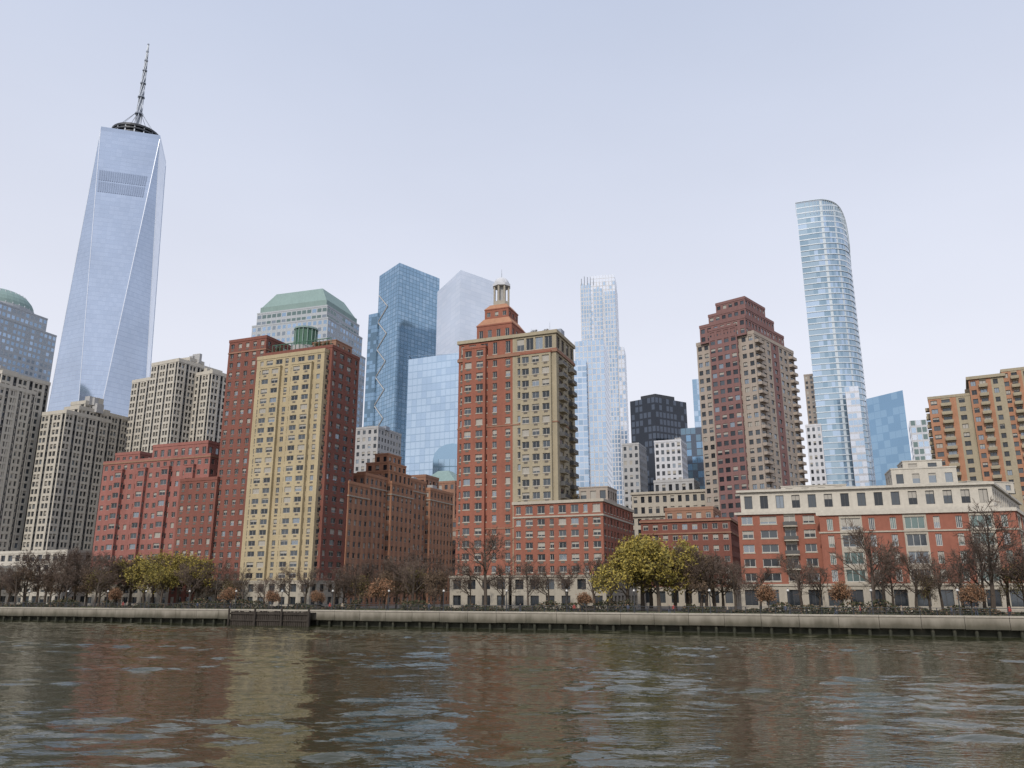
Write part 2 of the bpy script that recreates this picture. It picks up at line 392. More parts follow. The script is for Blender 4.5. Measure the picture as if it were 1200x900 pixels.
# --- beige classical block behind
mb=MB()
Q=rect((42,290),29,22,PHI)
Sc=dict(pier='lime',span='lime',wh=.6,sill=.2,dep=.35,frac=.5,bay=2.6,glass=G_DK)
vol(mb,Q,GZ,33,Sc,nf=8,par=.6); ring(mb,Q,33,.8,.7,'lime'); vol(mb,sub(Q,.04,.96,.04,.9),33.4,41,Sc,nf=2); ring(mb,sub(Q,.04,.96,.04,.9),41,.6,.5,'lime')
vol(mb,sub(Q,.3,.8,.2,.8),41.4,45.5,dict(Sc,pier='lgrey',span='lgrey'),nf=1); clutter(mb,Q,41.4,8,hmax=4)
mb.obj('limestone_office_building')

# --- long low building on the right
mb=MB()
F=[(50.4,180),(99.8,165),(131,206),(82,222)]
Sm=dict(pier='red',span='red',frame='frame',ft=.12,sillk='lime',wh=.56,sill=.24,dep=.28,
   cols={0:[(2.6,.6,'red'),(3.3,.7,'red'),(2.6,.6,'red','lime','bal','lime','framed')]*4,1:[(3,.6,'red')]*15,3:[(3,.5,'red')]*12})
vol(mb,F,8.3,23.6,Sm,nf=5,par=0); ring(mb,F,23.4,.5,.45,'cream')
F2=inner(F,.975); vol(mb,F2,23.8,28.4,dict(pier='cream',span='cream',frac=.5,bay=3.4,wh=.62,sill=.2,dep=.3,frame='framed'),nf=1,par=.4); ring(mb,F2,28.4,.5,.6,'cream')
vol(mb,offset(F,.3),GZ,8.2,dict(Sl,bay=4.4,frac=.62),nf=1,par=0); ring(mb,offset(F,.3),8.0,.45,.2,'lime')
W=[(65.5,171.9),(100.8,161.2),(134,205),(101,215)]
Sw=dict(pier='red',span='red',frame='frame',ft=.14,mull=2,wh=.7,sill=.14,dep=.25,glass=G_GR,
   cols={0:[(1.2,0,'red'),(2.2,.6,'red'),(1.0,0,'red'),(5,.86,'lime'),(1.0,0,'red'),(2.2,.6,'red'),(1.2,0,'red')]*3,1:[(3,.6,'red'),(4.5,.85,'lime')]*6})
vol(mb,W,8.3,22.4,Sw,nf=4,par=.3); ring(mb,W,22.5,.7,.4,'cream'); ring(mb,W,18.8,.3,.2,'lime')
vol(mb,offset(W,.3),GZ,8.2,dict(Sl,bay=4.4,frac=.62),nf=1,par=0); ring(mb,offset(W,.3),8.0,.45,.2,'lime')
Sph=dict(pier='cream',span='cream',frac=.45,bay=3.2,wh=.5,dep=.2)
vol(mb,rect((84,176),13,9,17),28.8,33,Sph,nf=1,par=.3); vol(mb,rect((88,178.5),8,7,17),33.2,35.2,Sph,nf=1,par=.2)
vol(mb,rect((62,184),14,9,17),28.8,30.2,Sph,nf=1,par=.2); vol(mb,rect((104,182),12,9,-10),28.8,31.2,Sph,nf=1,par=.2)
clutter(mb,F2,28.6,8,('cream','lgrey'),1.8)
mb.obj('brick_and_limestone_apartment_block')

# --- cream residential towers (left)
def cream_tower(polys,name):
    mb=MB()
    for poly,z0,z1 in polys:
        S=dict(pier='cream',span='cream',wh=.66,sill=.18,dep=.5,glass=G_DK+[('g3',.5)],unit=1.05,cols={'*':[(1.6,.72,'cream'),(1.6,.72,'cream'),(.7,0,'cream'),(1.1,.7,'framed','framed'),(.5,0,'cream')]},rep=(0,1,2,3))
        vol(mb,poly,z0,z1,S,fh=2.75,par=1.4)
        clutter(mb,poly,z1,3,('cream','lgrey'),4)
    mb.obj(name)
cream_tower([(rect((-224,301),36,20,PHI),GZ,86),(rect((-203,291),13,16,PHI),GZ,81),(rect((-212,299),12,12,PHI),86,90)],'cream_apartment_tower')
cream_tower([(rect((-182,302),13,21,PHI),GZ,73),(rect((-176,306),8,26,PHI),GZ,76),(rect((-176,310),8,8,PHI),76,79)],'cream_apartment_tower')
cream_tower([(rect((-160,325),17,26,PHI+6),GZ,92),(rect((-147,313),16,22,PHI+6),GZ,96),(rect((-130,314),11,18,PHI+6),GZ,92),(rect((-142,321),9,8,PHI),96,100)],'cream_apartment_tower')
mb=MB()
q=rect((-172,270),34,16,PHI); vol(mb,q,GZ,19,dict(pier='cream',frac=.6,bay=3.4,wh=.6,dep=.4,glass=G_DK),nf=5)
q=rect((-190,266),30,14,PHI); vol(mb,q,GZ,14,dict(pier='cream',frac=.7,bay=4,wh=.5,dep=.4,glass=G_DK),nf=3)
mb.obj('cream_low_rise_building')

# --- mauve/beige tower
mb=MB()
ph=42; Rr=rect((66.8,276),22,33,ph)
be='beige'
Srr=dict(pier='beige',span='beige',wh=.56,sill=.26,dep=.25,frame='framed',
  cols={0:[(2.2,.6,be),(2.2,.6,be),(.7,0,be)]+[(2.2,.62,'mauve')]*4+[(.7,0,be),(2.2,.6,be),(2.2,.6,be)],
        1:[(3.2,.7,be,be,'bal',be,be),(2.4,.6,be),(2.4,.6,be),(.6,0,'mauve'),(2.6,.55,'mauve'),(.6,0,'mauve'),(2.4,.6,be),(2.4,.6,be),(3.2,.7,be,be,'bal',be,be)],3:[(3,.5,be)]*10})
vol(mb,Rr,GZ,93,Srr,nf=30,par=1.2)
Smv=dict(pier='mauve',span='mauve',wh=.55,sill=.25,dep=.2,frac=.6,bay=2.4)
for b,z0,z1 in ((sub(Rr,.1,.9,-.03,.93),93,99),(sub(Rr,.17,.83,.1,.8),99,104),(sub(Rr,.24,.76,.2,.7),104,109)):
    vol(mb,b,z0,z1,Smv,nf=max(1,round((z1-z0)/3)),par=1)
vol(mb,sub(Rr,.26,.74,-.035,.03),GZ,97,dict(Smv,frac=.66,bay=2.5,glass=[('g2',3),('g1',3),('g3',1)]),nf=31,par=.8)
mb.obj('mauve_brick_apartment_tower')

# --- orange/tan tower far right
mb=MB()
So=dict(pier='tan',span='orange',wh=.55,sill=.26,dep=.3,frame='framed',
  cols={'*':[(2.2,.6,'orange','orange'),(2.6,.66,'orange','tan','bal','tan','tan'),(.8,0,'orange'),(2.2,.55,'tan','tan'),(1,0,'tan')]},rep=(0,1,3))
q=rect((141,263),13,20,29); vol(mb,q,GZ,70,So,nf=23); clutter(mb,q,70,2)
q=rect((151.5,256),10,20,29); vol(mb,q,GZ,75,So,nf=24); ring(mb,q,75,1,.6,'tan')
q=rect((160,251.5),26,20,29); vol(mb,q,GZ,76.5,So,nf=26); clutter(mb,q,76.5,4)
mb.obj('orange_brick_apartment_tower')

# ================================================================== FAR TOWERS
# --- tall tapered glass tower with spire
mb=MB()
cx,cy=-350,660; zb0,zt=20,405
def corner(r,ang): return (cx+r*math.cos(math.radians(ang)),cy+r*math.sin(math.radians(ang)))
rot=62
base=[corner(43,225+rot+90*i) for i in range(4)]
top=[corner(34.5,270+rot+90*i) for i in range(4)]
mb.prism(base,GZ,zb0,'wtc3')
for i in range(4):
    A_=base[i];B_=base[(i+1)%4];Tm=top[i];Tn=top[(i+1)%4]
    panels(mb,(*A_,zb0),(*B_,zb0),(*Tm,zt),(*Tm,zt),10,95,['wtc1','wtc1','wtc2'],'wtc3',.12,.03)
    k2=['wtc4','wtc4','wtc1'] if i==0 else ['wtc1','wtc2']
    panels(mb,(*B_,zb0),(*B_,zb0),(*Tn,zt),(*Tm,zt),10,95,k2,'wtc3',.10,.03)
for i in range(4):
    mb.tube((*base[i],zb0),(*top[i],zt),.35,.35,'s1',4); mb.tube((*base[(i+1)%4],zb0),(*top[i],zt),.35,.35,'s1',4)
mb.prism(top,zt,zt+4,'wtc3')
i=3
B_=Vector((*base[(i+1)%4],zb0));Tm=Vector((*top[i],zt));Tn=Vector((*top[(i+1)%4],zt))
for za,zb in ((344,366),):
    fa=(za-zb0)/(zt-zb0);fb=(zb-zb0)/(zt-zb0)
    a=B_.lerp(Tm,fa);b=B_.lerp(Tn,fa);c_=B_.lerp(Tn,fb);d=B_.lerp(Tm,fb)
    nn=(b-a).cross(d-a).normalized()*.35
    if nn.y>0: nn=-nn
    for k in range(22):
        u0=.03+.9*(k+.1)/22;u1=.03+.9*(k+.75)/22
        for v0,v1 in ((0.02,.47),(.53,.98)):
            L=lambda u,v:tuple((a.lerp(b,u)).lerp(d.lerp(c_,u),v)+nn)
            mb.quad(L(u0,v0),L(u1,v0),L(u1,v1),L(u0,v1),'lou')
for z0,z1,r in ((411,413,20),(414.5,416,21),(417.5,419.5,21)):
    mb.prism(octo(cx,cy,r,32),z0,z1,'dk')
for p in octo(cx,cy,20,16): mb.tube((*p,409),(*p,419),.7,.7,'steel',4)
mb.prism(octo(cx,cy,11,16),409,425,'steel')
zs=[419,442,460,475,489,500,510,518]; rs=[3.4,2.8,2.3,1.9,1.5,1.1,.8,.4]
for i in range(len(zs)-1):
    mb.tube((cx,cy,zs[i]),(cx,cy,zs[i+1]),rs[i]*.6,rs[i+1]*.6,'steel',8)
    mb.prism(octo(cx,cy,rs[i]*1.1,10),zs[i+1]-1.2,zs[i+1],'steel')
    for k in range(6):
        a0=2*math.pi*k/6;a1=a0+1.05
        mb.tube((cx+rs[i]*math.cos(a0),cy+rs[i]*math.sin(a0),zs[i]),(cx+rs[i+1]*math.cos(a1),cy+rs[i+1]*math.sin(a1),zs[i+1]),.3,.3,'steel',4)
for p in octo(cx,cy,19,8): mb.tube((*p,419),(cx,cy,446),.22,.22,'steel',4)
mb.obj('tapered_glass_skyscraper')

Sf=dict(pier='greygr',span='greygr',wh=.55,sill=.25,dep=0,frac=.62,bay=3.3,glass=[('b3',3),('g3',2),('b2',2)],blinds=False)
# --- domed granite tower
mb=MB()
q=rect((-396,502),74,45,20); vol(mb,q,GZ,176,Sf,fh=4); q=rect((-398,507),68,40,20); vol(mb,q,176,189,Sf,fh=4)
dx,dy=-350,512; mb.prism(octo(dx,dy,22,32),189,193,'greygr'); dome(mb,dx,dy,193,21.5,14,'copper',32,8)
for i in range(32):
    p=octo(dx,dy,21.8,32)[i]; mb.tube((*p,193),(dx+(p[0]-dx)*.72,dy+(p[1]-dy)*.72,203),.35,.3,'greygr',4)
mb.obj('domed_office_tower')
# --- mastaba roof tower
mb=MB()
q=rect((-151,440),50,40,18); Q2=inner(q,.93)
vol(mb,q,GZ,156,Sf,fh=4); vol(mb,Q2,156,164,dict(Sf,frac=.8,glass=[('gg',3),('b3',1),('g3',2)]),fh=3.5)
P1=inner(q,.88);P2=inner(q,.62)
mb.prism(P1,164.5,168.5,'copper'); mb.prism(inner(q,.86),168.5,178,'copper',polytop=P2)
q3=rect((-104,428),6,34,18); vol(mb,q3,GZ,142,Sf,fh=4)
mb.obj('pyramid_roof_office_tower')
# --- braced teal glass tower
mb=MB()
q=[(-137,770),(-114,752),(-75,772),(-98,792)]
glassbox(mb,q,GZ,326,4.2,3.6,['t1','t1','t2'],'t3',edges=(0,1),lf=.14,vl=.12,ztop=[324,331,322,322])
q=[(-147,774),(-137,768),(-112,782),(-130,795)]
glassbox(mb,q,GZ,283,4.2,4,['t1','t3'],'t3',edges=(0,1,3))
for j in range(10):
    z=12+j*29
    for (a,b) in (((-136.5,769.2),(-126,761)),):
        if z<300: mb.tube((*a,z),(*b,z+14.5),.6,.6,'lgrey',4);mb.tube((*b,z+14.5),(*a,z+29),.6,.6,'lgrey',4)
mb.obj('braced_glass_skyscraper')
# --- silver angular tower
mb=MB()
q=[(-71,712),(-48,697),(-15,706),(-30,735)]
glassbox(mb,q,GZ,290,4.2,5,['s1','s2'],'s3',edges=(0,1),ztop=[284,300,291,285],vl=.03,lf=.09)
mb.obj('silver_glass_skyscraper')
mb=MB()
q=rect((-57.5,425),40,30,8); glassbox(mb,q,GZ,134,4,2.6,['b1','b1','b2'],'b3',lf=.13,vl=.09,ztop=[132,136,136,132]); ring(mb,q,134,.1,.1,'b3'); mb.obj('pale_blue_office_building')
mb=MB()
q=rect((-40,400),20,20,8); glassbox(mb,q,GZ,72,4,3,['t1','t2'],'t3')
for j in range(8):
    a0=math.pi*j/8;a1=math.pi*(j+1)/8
    f=lambda a,v:tuple((Vector(q[0]).lerp(Vector(q[1]),.5-.5*math.cos(a))+ (Vector(q[3])-Vector(q[0]))*v).to_tuple())+(72+8*math.sin(a),)
    mb.quad(f(a0,0),f(a1,0),f(a1,1),f(a0,1),'copper')
    mb.quad((*f(a0,0)[:2],72),(*f(a1,0)[:2],72),f(a1,0),f(a0,0),'t1')
mb.obj('vaulted_glass_building')
mb=MB()
q=rect((-38,330),16,14,PHI); vol(mb,q,GZ,50,dict(pier='brown',frac=.5,bay=2.6,dep=.2),nf=14); mb.prism(q,50.9,56,'copper',polytop=inner(q,.3)); mb.obj('copper_roof_building')
mb=MB(); q=rect((-71,345),14,20,PHI); vol(mb,q,GZ,76,dict(pier='lgrey',frac=.5,bay=2.6,dep=.2),fh=3.2); clutter(mb,q,76,3); mb.obj('grey_office_building')
# --- slim white towers
mb=MB()
q=rect((56,612),28,30,12)
glassbox(mb,q,GZ,252,3.6,2.6,['s1','b1','s2'],'white',lf=.2,vl=.3)
for u0,u1 in ((0,.3),(.36,.62),(.68,1)):
    q2=sub(q,u0,u1,-.03,.1); glassbox(mb,q2,GZ,250-10*u0,3.6,2.2,['b1','b2','b3'],'white',lf=.22,vl=.3)
q2=sub(q,.3,1.0,0,.8); glassbox(mb,q2,252,258,3,2.6,['s1'],'white'); q4=rect((81,607),8,24,12); glassbox(mb,q4,GZ,196,3.6,2.6,['s1','b2'],'white',lf=.2,vl=.3)
for i in range(5):
    x=57+i*2.4; mb.tube((x,612-i*.5,250),(x,612-i*.5,256+R.random()*3),.5,.4,'steel',4)
mb.obj('white_residential_skyscraper')
mb=MB(); q=rect((37.5,458),17.5,30,12); glassbox(mb,q,GZ,153,3.6,2.4,['b1','b1','b2'],'white',lf=.16,vl=.22)
q=rect((36,455),8,20,12); glassbox(mb,q,GZ,140,3.6,2.4,['b1','b2','b3'],'s3',lf=.2,vl=.1); mb.obj('white_glass_office_tower')
# --- black tower & neighbours
mb=MB(); q=[(62,408),(73,398),(92,410),(80,426)]; glassbox(mb,q,GZ,104,3.8,2.4,['d1','d2','d2'],'d1',edges=(0,1),lf=.28,vl=.28); mb.prism(inner(q,.6),104,107,'dk'); mb.obj('black_glass_office_tower')
mb=MB(); q=rect((64,354),12,14,PHI); vol(mb,q,GZ,72,dict(pier='white',frac=.55,bay=2.3,wh=.6,dep=.15),fh=3.2); clutter(mb,q,72,3); mb.obj('white_office_building')
mb=MB(); q=rect((83,386),12,16,PHI); glassbox(mb,q,GZ,85,3.6,2.4,['t3','d2','w2'],'d2'); mb.obj('dark_blue_office_building')
mb=MB(); q=rect((52,372),8,16,PHI); vol(mb,q,GZ,74,dict(pier='lgrey',frac=.5,bay=2.3,dep=.15),fh=3.4); mb.obj('grey_office_building')
mb=MB(); q=rect((118,505),8,16,PHI); glassbox(mb,q,GZ,142,3.6,2.4,['t1','b1'],'b3'); mb.obj('narrow_glass_tower')
# --- curved glass tower: sharp river-side corner, sail-like curved front, sloping crown
mb=MB()
cx,cy=193.5,456; rt=math.radians(-22); Np=26
def loc(x,y): return (cx+x*math.cos(rt)-y*math.sin(rt),cy+x*math.sin(rt)+y*math.cos(rt))
def curve(g=0):
    out=[]
    for i in range(Np+1):
        u=math.pi/2*i/Np; e=.62
        out.append((loc(-14-g*(i==0)+(28+g)*max(0.0,math.sin(u))**e,14-(25+g)*max(0.0,math.cos(u))**e),u))
    return out
pts=curve(); ptso=curve(.3)
back=[(loc(14,15),math.pi/2),(loc(-14,15),0.0)]
def ztp(u): 
    f=min(1,max(0,(u-.35)/(math.pi/2-.35))); return 241-5*f-22*f**3
plan=pts+back; plano=ptso+back; n_=len(plan); fh=3.6
for i in range(n_):
    (p,u0)=plan[i];(q_,u1)=plan[(i+1)%n_];po=plano[i][0];qo=plano[(i+1)%n_][0]
    za=ztp(u0);zb=ztp(u1)
    if i>=Np+1: mb.quad((*p,GZ),(*q_,GZ),(*q_,zb-12),(*p,za-12),'c_b'); continue
    for j in range(70):
        z=GZ+j*fh
        if z+.6>min(za,zb): break
        z1=min(z+fh,za);z1b=min(z+fh,zb)
        k=R.choice(['c_a','c_b','c_b','b1']) if z<min(za,zb)-14 else 'c_b'
        mb.quad((*p,z+.6),(*q_,z+.6),(*q_,z1b),(*p,z1),'c_l' if i%6==5 else k)
        mb.quad((*po,z),(*qo,z),(*qo,z+.6),(*po,z+.6),'c_l')
    mb.tube((*po,za),(*qo,zb),.45,.45,'c_l',5)
    mb.tube((*po,za-9),(*po,za),.16,.16,'c_l',4)
mb.ngon([(*p,212) for p,u in plan],'roof')
mb.prism([loc(-8,0),loc(4,0),loc(4,10),loc(-8,10)],212,228,'c_b')
mb.obj('curved_glass_skyscraper')
# --- right background
mb=MB(); q=rect((180,394),17,24,22); glassbox(mb,q,GZ,100,3.8,2.8,['w2','w3'],'w2',lf=.1,vl=.06,ztop=[102,105,105,102]); mb.obj('blue_glass_office_tower')
mb=MB(); q=rect((206,405),10,16,24); glassbox(mb,q,GZ,93,3.8,2.4,['gg','b1','s2'],'white',lf=.3,vl=.2); q=rect((186,432),7,12,24); glassbox(mb,q,GZ,118,3.8,2.4,['s1','b1'],'white',lf=.3); mb.obj('pale_green_office_building')
mb=MB(); q=rect((199,525),9,16,22); vol(mb,q,GZ,150,dict(pier='beige',frac=.5,bay=2.6,dep=.1,wh=.55),fh=3.4)
mb.obj('beige_setback_tower')
mb=MB(); q=rect((141,376),7,16,22); vol(mb,q,GZ,84,dict(pier='white',frac=.5,bay=2.6,dep=.1,wh=.55),fh=3.4); mb.obj('white_office_building')
mb=MB()
for x,y,w,z,k in ((-150,350,60,44,'brown'),(-60,330,45,34,'brown'),(-12,300,40,30,'tan'),(70,330,60,38,'beige'),(120,300,60,34,'brown'),(60,262,18,24,'brown'),(170,320,90,50,'beige'),(-260,340,80,40,'cream'),(-30,520,90,60,'lgrey'),(90,470,80,52,'lgrey')):
    q=rect((x,y),w,20,PHI); vol(mb,q,GZ,z,dict(pier=k,frac=.5,bay=3,dep=.15,wh=.55),fh=3.3,edges=(0,1)); clutter(mb,q,z,5)
mb.obj('city_blocks')

# ================================================================== SHORE
CA,SA=math.cos(math.radians(PHI)),math.sin(math.radians(PHI))
def ST(s,t): return (CA*s+SA*t,156-SA*s+CA*t)
def shore(k,t):
    Y=(156+t*1.078)/(1+.403*k); return (k*Y,Y)
def sheet(name,pts,z,mat):
    mb=MB(); mb.ngon([(*p,z) for p in pts],mat); return mb.obj(name)
M['asph']=masonry('city_ground',(.09,.085,.08),scale=.05)
M['pave']=masonry('promenade_paving',(.27,.245,.21),scale=.3)
M['grass']=masonry('winter_grass',(.10,.105,.045),scale=.4,var=.4)
sheet('ground',[ST(-6000,.9),ST(6000,.9),ST(6000,9000),ST(-6000,9000)],GZ,'asph')
sheet('promenade',[ST(-400,.95),ST(300,.95),ST(300,13),ST(-400,13)],GZ+.004,'pave')
sheet('lawn',[ST(-400,13.2),ST(300,13.2),ST(300,33),ST(-400,33)],GZ+.008,'grass')
def wallmat():
    m,nt,b=newmat('seawall_concrete'); L=nt.links
    geo=N(nt,'ShaderNodeNewGeometry'); sx=N(nt,'ShaderNodeSeparateXYZ'); L.new(geo.outputs['Position'],sx.inputs[0])
    n=N(nt,'ShaderNodeTexNoise'); n.inputs['Scale'].default_value=.7; n.inputs['Detail'].default_value=7
    mp=N(nt,'ShaderNodeMapping'); mp.inputs['Scale'].default_value=(1,1,.35); L.new(geo.outputs['Position'],mp.inputs[0]); L.new(mp.outputs[0],n.inputs['Vector'])
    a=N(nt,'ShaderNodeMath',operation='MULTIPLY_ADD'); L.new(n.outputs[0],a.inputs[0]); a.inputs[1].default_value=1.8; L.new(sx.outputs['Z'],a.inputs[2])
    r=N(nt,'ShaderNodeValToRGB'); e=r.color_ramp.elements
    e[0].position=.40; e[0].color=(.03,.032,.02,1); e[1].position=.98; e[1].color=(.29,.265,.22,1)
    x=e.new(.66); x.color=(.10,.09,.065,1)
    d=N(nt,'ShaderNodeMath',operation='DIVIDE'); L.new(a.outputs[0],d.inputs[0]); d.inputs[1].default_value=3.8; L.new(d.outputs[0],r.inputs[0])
    L.new(r.outputs[0],b.inputs['Base Color']); b.inputs['Roughness'].default_value=.8
    return m
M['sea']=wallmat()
M['cope']=masonry('coping_stone',(.37,.34,.29),scale=.4,var=.3)
mb=MB()
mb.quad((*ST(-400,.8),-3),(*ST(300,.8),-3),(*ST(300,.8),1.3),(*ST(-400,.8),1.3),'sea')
s=-399
while s<298:
    Lg=6
    P_=[ST(s+.03,-.5),ST(s+Lg-.03,-.5),ST(s+Lg-.03,.98),ST(s+.03,.98)]
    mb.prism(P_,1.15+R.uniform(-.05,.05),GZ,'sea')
    P_=[ST(s+.02,-.62),ST(s+Lg-.02,-.62),ST(s+Lg-.02,.6),ST(s+.02,.6)]
    mb.prism(P_,GZ+.01,GZ+.28,'cope')
    for ds in (1.5,4.5):
        p=ST(s+ds,.1); mb.tube((*p,-3),(*p,1.2),.28,.28,'sea',8)
    s+=Lg
mb.obj('seawall')
mb=MB()
s=-399;z0=GZ+.28
while s<298:
    p=ST(s,-.2); mb.tube((*p,z0),(*p,z0+1.1),.07,.07,'dk',5); s+=2.4
for z in (.25,.5,.75,1.1):
    mb.tube((*ST(-399,-.2),z0+z),(*ST(298,-.2),z0+z),.03 if z<1 else .06,.03 if z<1 else .06,'dk',4)
mb.obj('promenade_railing')
M['timber']=masonry('dark_timber',(.05,.042,.035),scale=.8,var=.4)
mb=MB(); s=-63.5
while s<-43.5:
    w=R.uniform(.34,.42); mb.prism([ST(s,-2.9),ST(s+w,-2.9),ST(s+w,-2.6),ST(s,-2.6)],-2,2.75+R.uniform(-.1,.25),'timber'); s+=.47
for z in (.9,2.2): mb.prism([ST(-63.7,-3.1),ST(-43.2,-3.1),ST(-43.2,-2.92),ST(-63.7,-2.92)],z,z+.3,'timber')
mb.prism([ST(-63.5,-2.55),ST(-43.4,-2.55),ST(-43.4,-.66),ST(-63.5,-.66)],2.4,2.65,'timber')
for s in (-63.6,-56.8,-50,-43.3):
    p=ST(s,-3.35); mb.tube((*p,-3),(*p,3.5),.25,.22,'timber',8)
mb.obj('timber_pier_fender')
mb=MB()
mb.tube((0,0,0),(0,0,.5),.18,.14,'dk',8); mb.tube((0,0,.5),(0,0,3.8),.09,.07,'dk',8); mb.tube((0,0,3.8),(0,0,3.95),.06,.24,'dk',10)
M['globe']=plain('lamp_globe',(.5,.49,.46),.3)
dome(mb,0,0,3.95,.24,.38,'globe',12,5); mb.tube((0,0,4.3),(0,0,4.5),.1,.02,'dk',6)
lm=mb.mesh('street_lamp')
for i in range(34):
    o=bpy.data.objects.new('street_lamp',lm); p=ST(-250+i*13+R.uniform(-.5,.5),3.5); o.location=(*p,GZ); scene.collection.objects.link(o)
mb=MB()
for k in range(4): mb.prism([(-.9,-.25+k*.13),(.9,-.25+k*.13),(.9,-.14+k*.13),(-.9,-.14+k*.13)],.42,.46,'timber')
for k in range(3): mb.prism([(-.9,.27),(.9,.27),(.9,.31),(-.9,.31)],.52+k*.14,.63+k*.14,'timber')
for x in (-.8,.8):
    mb.tube((x,-.2,0),(x,-.2,.42),.03,.03,'dk',5); mb.tube((x,.28,0),(x,.3,.92),.03,.03,'dk',5); mb.tube((x,-.22,.62),(x,.28,.64),.025,.025,'dk',5)
bm_=mb.mesh('park_bench')
for i in range(22):
    o=bpy.data.objects.new('park_bench',bm_); p=ST(-150+i*12.5,8+R.uniform(-1,1)); o.location=(*p,GZ+.004); o.rotation_euler=(0,0,-math.radians(PHI)); scene.collection.objects.link(o)

# ================================================================== TREES
M['bark']=masonry('bark',(.085,.068,.055),scale=1,var=.3)
M['twig']=masonry('twig',(.12,.088,.07),scale=1,var=.3)
M['ly']=masonry('leaf_yellow_olive',(.34,.27,.065),scale=.5,var=.4)
M['ly2']=masonry('leaf_olive',(.19,.165,.05),scale=.5,var=.4)
M['lo']=masonry('leaf_rust',(.30,.165,.095),scale=.5,var=.4)
M['lo2']=masonry('leaf_brown',(.15,.105,.068),scale=.5,var=.4)
M['hedge']=masonry('hedge_leaf',(.05,.055,.03),scale=.5,var=.5)
def tree_mesh(name,seed,H,leaf=None,dens=4,lsz=.22,trunk=.28,up=.10,spread=1,tw=.03):
    r=random.Random(seed); mb=MB(); nc=[9,6,5,4]
    def rv(): return Vector((r.gauss(0,1),r.gauss(0,1),r.gauss(0,1)))
    def br(p,d,L,rad,lv):
        ns=4 if lv==0 else (3 if lv<3 else 2); pts=[p.copy()]
        for i in range(ns):
            d=(d+rv()*(.05 if lv==0 else .16)+Vector((0,0,up))).normalized(); p=p+d*L/ns; pts.append(p.copy())
        end=.35 if lv<4 else .3
        for i in range(ns):
            f0=1-(1-end)*i/ns;f1=1-(1-end)*(i+1)/ns
            mb.tube(pts[i],pts[i+1],rad*f0,rad*f1,'bark' if lv<3 else 'twig',6 if lv==0 else 3,False)
        if lv>=3 and leaf:
            for q in range(dens):
                c=pts[r.randrange(1,len(pts))]+rv()*.34; a=rv().normalized()*lsz*r.uniform(.5,1.2); b=a.cross(rv()).normalized()*lsz*r.uniform(.4,1)
                mb.quad(tuple(c-a),tuple(c+b*.6),tuple(c+a),tuple(c-b*.6),leaf[0] if r.random()<.62 else leaf[1])
        if lv==4: return
        for k in range(nc[lv]):
            t_=(.3 if lv==0 else .25)+(1-(.3 if lv==0 else .25))*(k+r.random()*.8)/nc[lv]; t_=min(t_,.99)
            i=min(int(t_*ns),ns-1); q=pts[i].lerp(pts[i+1],t_*ns-i)
            side=(rv()); side=(side-d*side.dot(d)).normalized()
            ang=r.uniform(.5,.95)*spread; nd=(d*math.cos(ang)+side*math.sin(ang)).normalized()
            sh=(1.0-.45*t_) if lv==0 else (1.05-.4*t_)
            br(q,nd,L*r.uniform(.55,.76)*sh,max(rad*.48*(1.1-.5*t_),tw),lv+1)
    br(Vector((0,0,0)),Vector((0,0,1)),H*.64,trunk,0)
    return mb.mesh(name)
bare=[tree_mesh('bare_tree',50+i,11.5+i*.6,spread=1+.05*i) for i in range(5)]
yel=[tree_mesh('yellow_tree',80+i,10.5,('ly','ly2'),4,.24,spread=1.15) for i in range(2)]
wil=[tree_mesh('olive_tree',180+i,11,('ly' if i else 'ly2','ly2' if i else 'ly'),3,.21,spread=1.1) for i in range(2)]
rus=[tree_mesh('rust_tree',90,5.2,('lo','lo2'),3,.16,.14)]
brn=[tree_mesh('brown_tree',95+i,9.5,('lo2','lo2' if i else 'ly2'),2,.16,spread=1.1) for i in range(2)]
def put(lst,name,k,t,s=1.0):
    o=bpy.data.objects.new(name,R.choice(lst)); p=shore(k,t); o.location=(p[0],p[1],GZ-.05)
    o.rotation_euler=(0,0,R.uniform(0,6.28)); o.scale=(s*R.uniform(.95,1.2),s*R.uniform(.95,1.2),s*R.uniform(.92,1.06)); scene.collection.objects.link(o)
for k,t,s in ((-.62,26,.95),(-.60,18,.8),(-.575,30,1.05),(-.55,20,.85),(-.53,28,1.05),(-.505,20,.9),(-.49,30,1),(-.425,27,.95),(-.39,20,.8),(-.36,28,.85),(-.325,24,.7),(-.30,18,.6),(-.27,28,.7),(-.215,26,.8),(-.19,20,.75),(-.14,30,.9),(-.12,22,.85),(-.105,32,1),(-.085,26,.85),
   (-.032,20,1.15),(-.012,30,.8),(.02,20,.75),(.045,28,.7),(.066,18,.8),(.10,24,.9),(.12,30,.8),(.215,26,1.0),(.235,22,1.0),(.255,30,.9),(.30,20,.7),(.35,18,.85),(.372,28,.75),(.437,16,1.25),(.45,26,.9),(.488,18,.9),(.52,24,.85),(.545,20,.8),(.58,17,1.25),(.60,26,.9),(.64,20,1.0),
   (-.59,27,1.1),(-.565,24,1.05),(-.54,25,1.1),(-.515,30,1.1),(-.475,26,1),(-.38,30,.9),(-.25,30,.75),(-.175,31,.85),(-.155,27,.85),(-.05,30,.7),(.27,24,.7),(.46,31,.8),(.57,31,.9)):
    put(bare,'bare_tree',k,t,s*1.25)
for k,t,s in ((.140,20,1.25),(.158,26,1.35),(.178,21,1.4),(.197,27,1.25),(.168,30,1.3)): put(yel,'yellow_tree',k,t,s*1.17)
for k,t,s in ((-.445,24,1.2),(-.462,30,1.3),(-.405,30,1.25),(-.425,20,1),(-.39,28,1.1),(-.435,31,1.3)): put(wil,'olive_tree',k,t,s*1.18)
